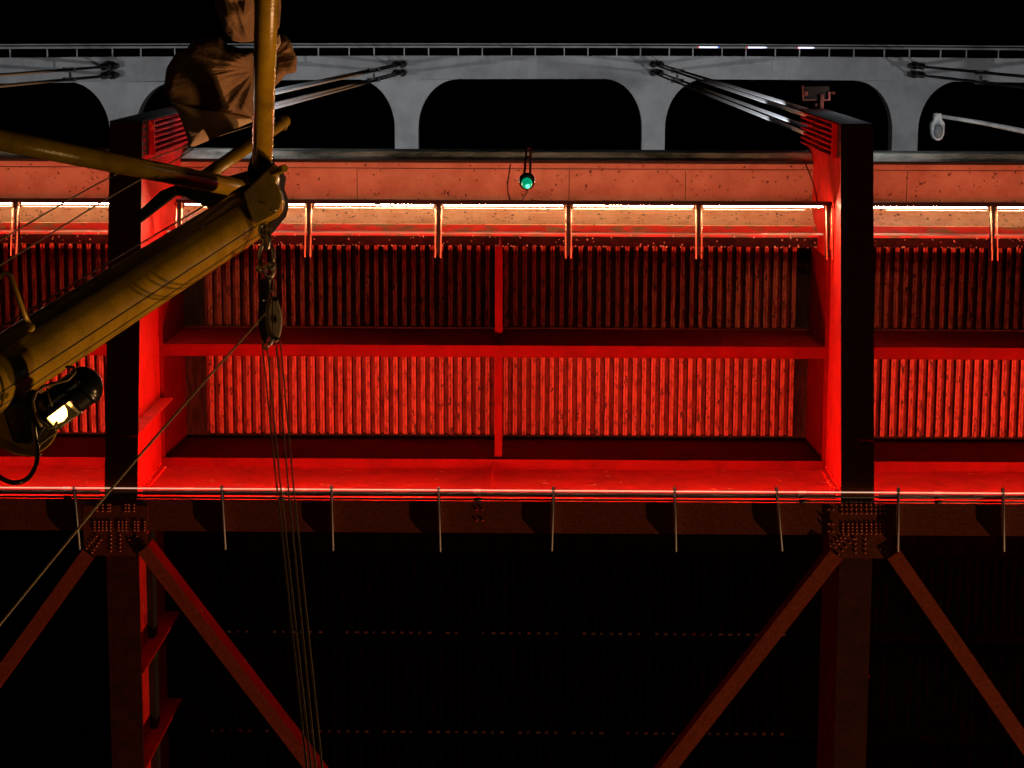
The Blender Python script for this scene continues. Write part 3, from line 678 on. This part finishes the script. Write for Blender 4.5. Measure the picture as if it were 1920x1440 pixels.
g = MB(); g.prism(lens(515, 598, 13.5, 44, 11.08, .06), FWD*.02); g.build('cheek', 'wood', blk, .006)
g = MB(); g.prism(lens(512, 598, 11, 44, 11.16, .06), FWD*.05); g.build('sheave_housing', 'black', blk, .006)
g = MB(); g.prism(lens(507, 600, 10, 42, 11.22, .06), FWD*.02); g.build('cheek', 'wood', blk, .006)
g = MB(); g.tube([W(511, 557, 11.05), W(510.5, 600, 11.05), W(513, 648, 11.05)], .003, 6); g.build('strap', 'black', blk)
g = MB(); g.tube([W(516, 561, 11.0), W(516, 561, 11.2)], .012, 12); g.ball(W(520, 562, 11.03), .008, 8); g.tube([W(518, 635, 11.0), W(518, 635, 11.2)], .010, 12); g.ball(W(524, 635, 11.03), .008, 8); g.prism(flat([(514, 596), (517, 592), (518, 598), (520, 600), (517, 602), (517, 607), (514, 604)], 11.07), FWD*.01); g.build('pins', 'black', blk)
g = MB(); g.tube([W(505, 546, D), W(506, 526, D), W(511, 523, D), W(514, 528, D), W(514, 545, D), W(517, 562, D-.05)], .006, 8); g.tube([W(505, 546, D), W(510, 546, D), W(514, 545, D)], .006, 8); g.build('link', 'galv', blk)
b2 = thing('pulley_block', 'dark pulley block half hidden behind the pale one, just to its left', 'pulley block', W(495, 590, D+.1))
g = MB(); g.prism(lens(495, 598, 11.5, 46, 11.30, .03), FWD*.08); g.build('cheek', 'black', b2, .01)
g = MB(); g.prism(flat([(489, 523), (503, 520), (505, 545), (503, 566), (489, 566)], 11.32), FWD*.06); g.build('swivel', 'black', b2, .008)
g = MB(); g.tube([W(490, 640, 11.25), W(498, 654, 11.25), W(508, 642, 11.25)], .01, 8); g.ball(W(507, 643, 11.2), .014, 8); g.ball(W(494, 563, 11.28), .006, 8); g.build('becket', 'galv', b2)

# ---- floodlight under the boom
fd = thing('boat_floodlight', 'lit black floodlight with round end and wire guard under the thick boom', 'floodlight', W(110, 770, 8.7))
D = 8.75
c0, c1 = W(88, 776, D), W(160, 722, D)
ax2 = (c1-c0).normalized(); R = m_at(37, D)
# housing: cylinder with an opening on the side towards lower right; dome at the end
toc2 = (-W(130, 750, 1)).normalized(); toc2 = (toc2-ax2*toc2.dot(ax2)).normalized(); sd2 = ax2.cross(toc2).normalized()
if sd2.dot(DOWN) < 0: sd2 = -sd2
g = MB(); ringsF = []
Lc = (c1-c0).length; nA = 36
stations = [0, .15, .3, .45, .6, .68, .75, .85, 1.0]
def openarea(t, th): return .0 < t < .62 and math.radians(5) < th < math.radians(88)
for t in stations: ringsF.append([g.bm.verts.new(c0+ax2*Lc*t + (toc2*math.cos(2*math.pi*k/nA) + sd2*math.sin(2*math.pi*k/nA))*R) for k in range(nA)])
for i in range(len(stations)-1):
    for k in range(nA):
        th = 2*math.pi*(k+.5)/nA
        if not openarea((stations[i]+stations[i+1])/2, th):
            f = g.bm.faces.new((ringsF[i][k], ringsF[i][(k+1) % nA], ringsF[i+1][(k+1) % nA], ringsF[i+1][k])); f.smooth = True
g.bm.faces.new(ringsF[0])
prev = ringsF[-1]
for j in range(1, 8):
    a = j/8*math.pi/2; rr = [g.bm.verts.new(c1+ax2*R*.85*math.sin(a) + (toc2*math.cos(2*math.pi*k/nA) + sd2*math.sin(2*math.pi*k/nA))*R*math.cos(a)) for k in range(nA)]
    for k in range(nA): f = g.bm.faces.new((prev[k], prev[(k+1) % nA], rr[(k+1) % nA], rr[k])); f.smooth = True
    prev = rr
g.bm.faces.new(prev)
body = g.build('housing', 'black', fd)
b = body.modifiers.new('s', 'SOLIDIFY'); b.thickness = .003
g = MB(); g.tube([c1-ax2*.015, c1, c1+ax2*.012], [R*1.03, R*1.06, R*1.03], 36); g.build('end_band', 'black', fd)
# glowing lens inside the opening
g = MB(); m_ = (toc2*.72 + sd2*.69).normalized(); n_ = ax2.cross(m_)
q = c0+ax2*Lc*.02 + m_*R*.62; q2 = c0+ax2*Lc*.46 + m_*R*.62
qa = c0+ax2*Lc*.0 + m_*R*.30; qb = c0+ax2*Lc*.40 + m_*R*.30
g.tube([qa, qa.lerp(qb, .15), qa.lerp(qb, .5), qa.lerp(qb, .8), qa.lerp(qb, .95), qb], [R*.30, R*.50, R*.58, R*.50, R*.28, R*.05], 24); g.build('lit_lens', 'glow', fd)
g = MB(); q = c0+ax2*Lc*.5 + m_*R*.6; q2 = c0+ax2*Lc*.6 + m_*R*.9
g.hexa([q-n_*R*.6, q+n_*R*.6, q2+n_*R*.6, q2-n_*R*.6, q-n_*R*.6+ax2*.006, q+n_*R*.6+ax2*.006, q2+n_*R*.6+ax2*.006, q2-n_*R*.6+ax2*.006]); g.build('reflector', 'galv', fd)
# wire guard loops
olive = mat('olive_wire', (.16, .11, .03), .45)
g = MB(); g.tube([W(78, 800, 8.6), W(66, 775, 8.58), W(62, 752, 8.58), (W(68, 735, 8.58)), W(82, 724, 8.58), W(105, 718, 8.57), W(128, 712, 8.57), W(141, 698, 8.58), W(138, 688, 8.6), W(124, 688, 8.62)], .006, 8)
g.tube([W(66, 775, 8.58), W(78, 792, 8.56), W(92, 802, 8.55), (W(103, 800, 8.55)), W(107, 790, 8.55)], .006, 8); g.tube([W(88, 727, 8.57), W(92, 745, 8.57), W(98, 762, 8.57)], .003, 6); g.build('wire_guard', olive, fd)
# mount: dark block, round plate, arms
g = MB(); g.prism(flat([(4, 768), (60, 728), (80, 742), (92, 790), (70, 822), (58, 834), (24, 830), (12, 795)], 8.72), FWD*.16); g.build('mount_block', 'black', fd, .012)
g = MB(); pts = []
for k in range(36): t = 2*math.pi*k/36; pts.append((46+62*math.cos(t), 796+58*math.sin(t)))
g.prism(flat(pts, 8.95), FWD*.02); g.build('round_backplate', 'boom', fd, .004)
g = MB(); g.prism(flat([(57, 800), (63, 800), (70, 828), (104, 806), (106, 812), (75, 834), (70, 852), (64, 856), (62, 828)], 8.62), FWD*.02); g.prism(flat([(-10, 824), (0, 822), (40, 842), (78, 850), (70, 858), (30, 850), (-10, 836)], 8.7), FWD*.03); g.build('mount_arms', olive, fd, .003)
cable('lamp_cable', [W(62, 790, 8.66), W(68, 830, 8.55), W(69, 865, 8.5), W(54, 895, 8.45), W(28, 905, 8.4), W(0, 895, 8.4), W(-30, 868, 8.4)], .0095, 'black', 'thick black cable looping down from the lit floodlight', 'cable')
print('done')
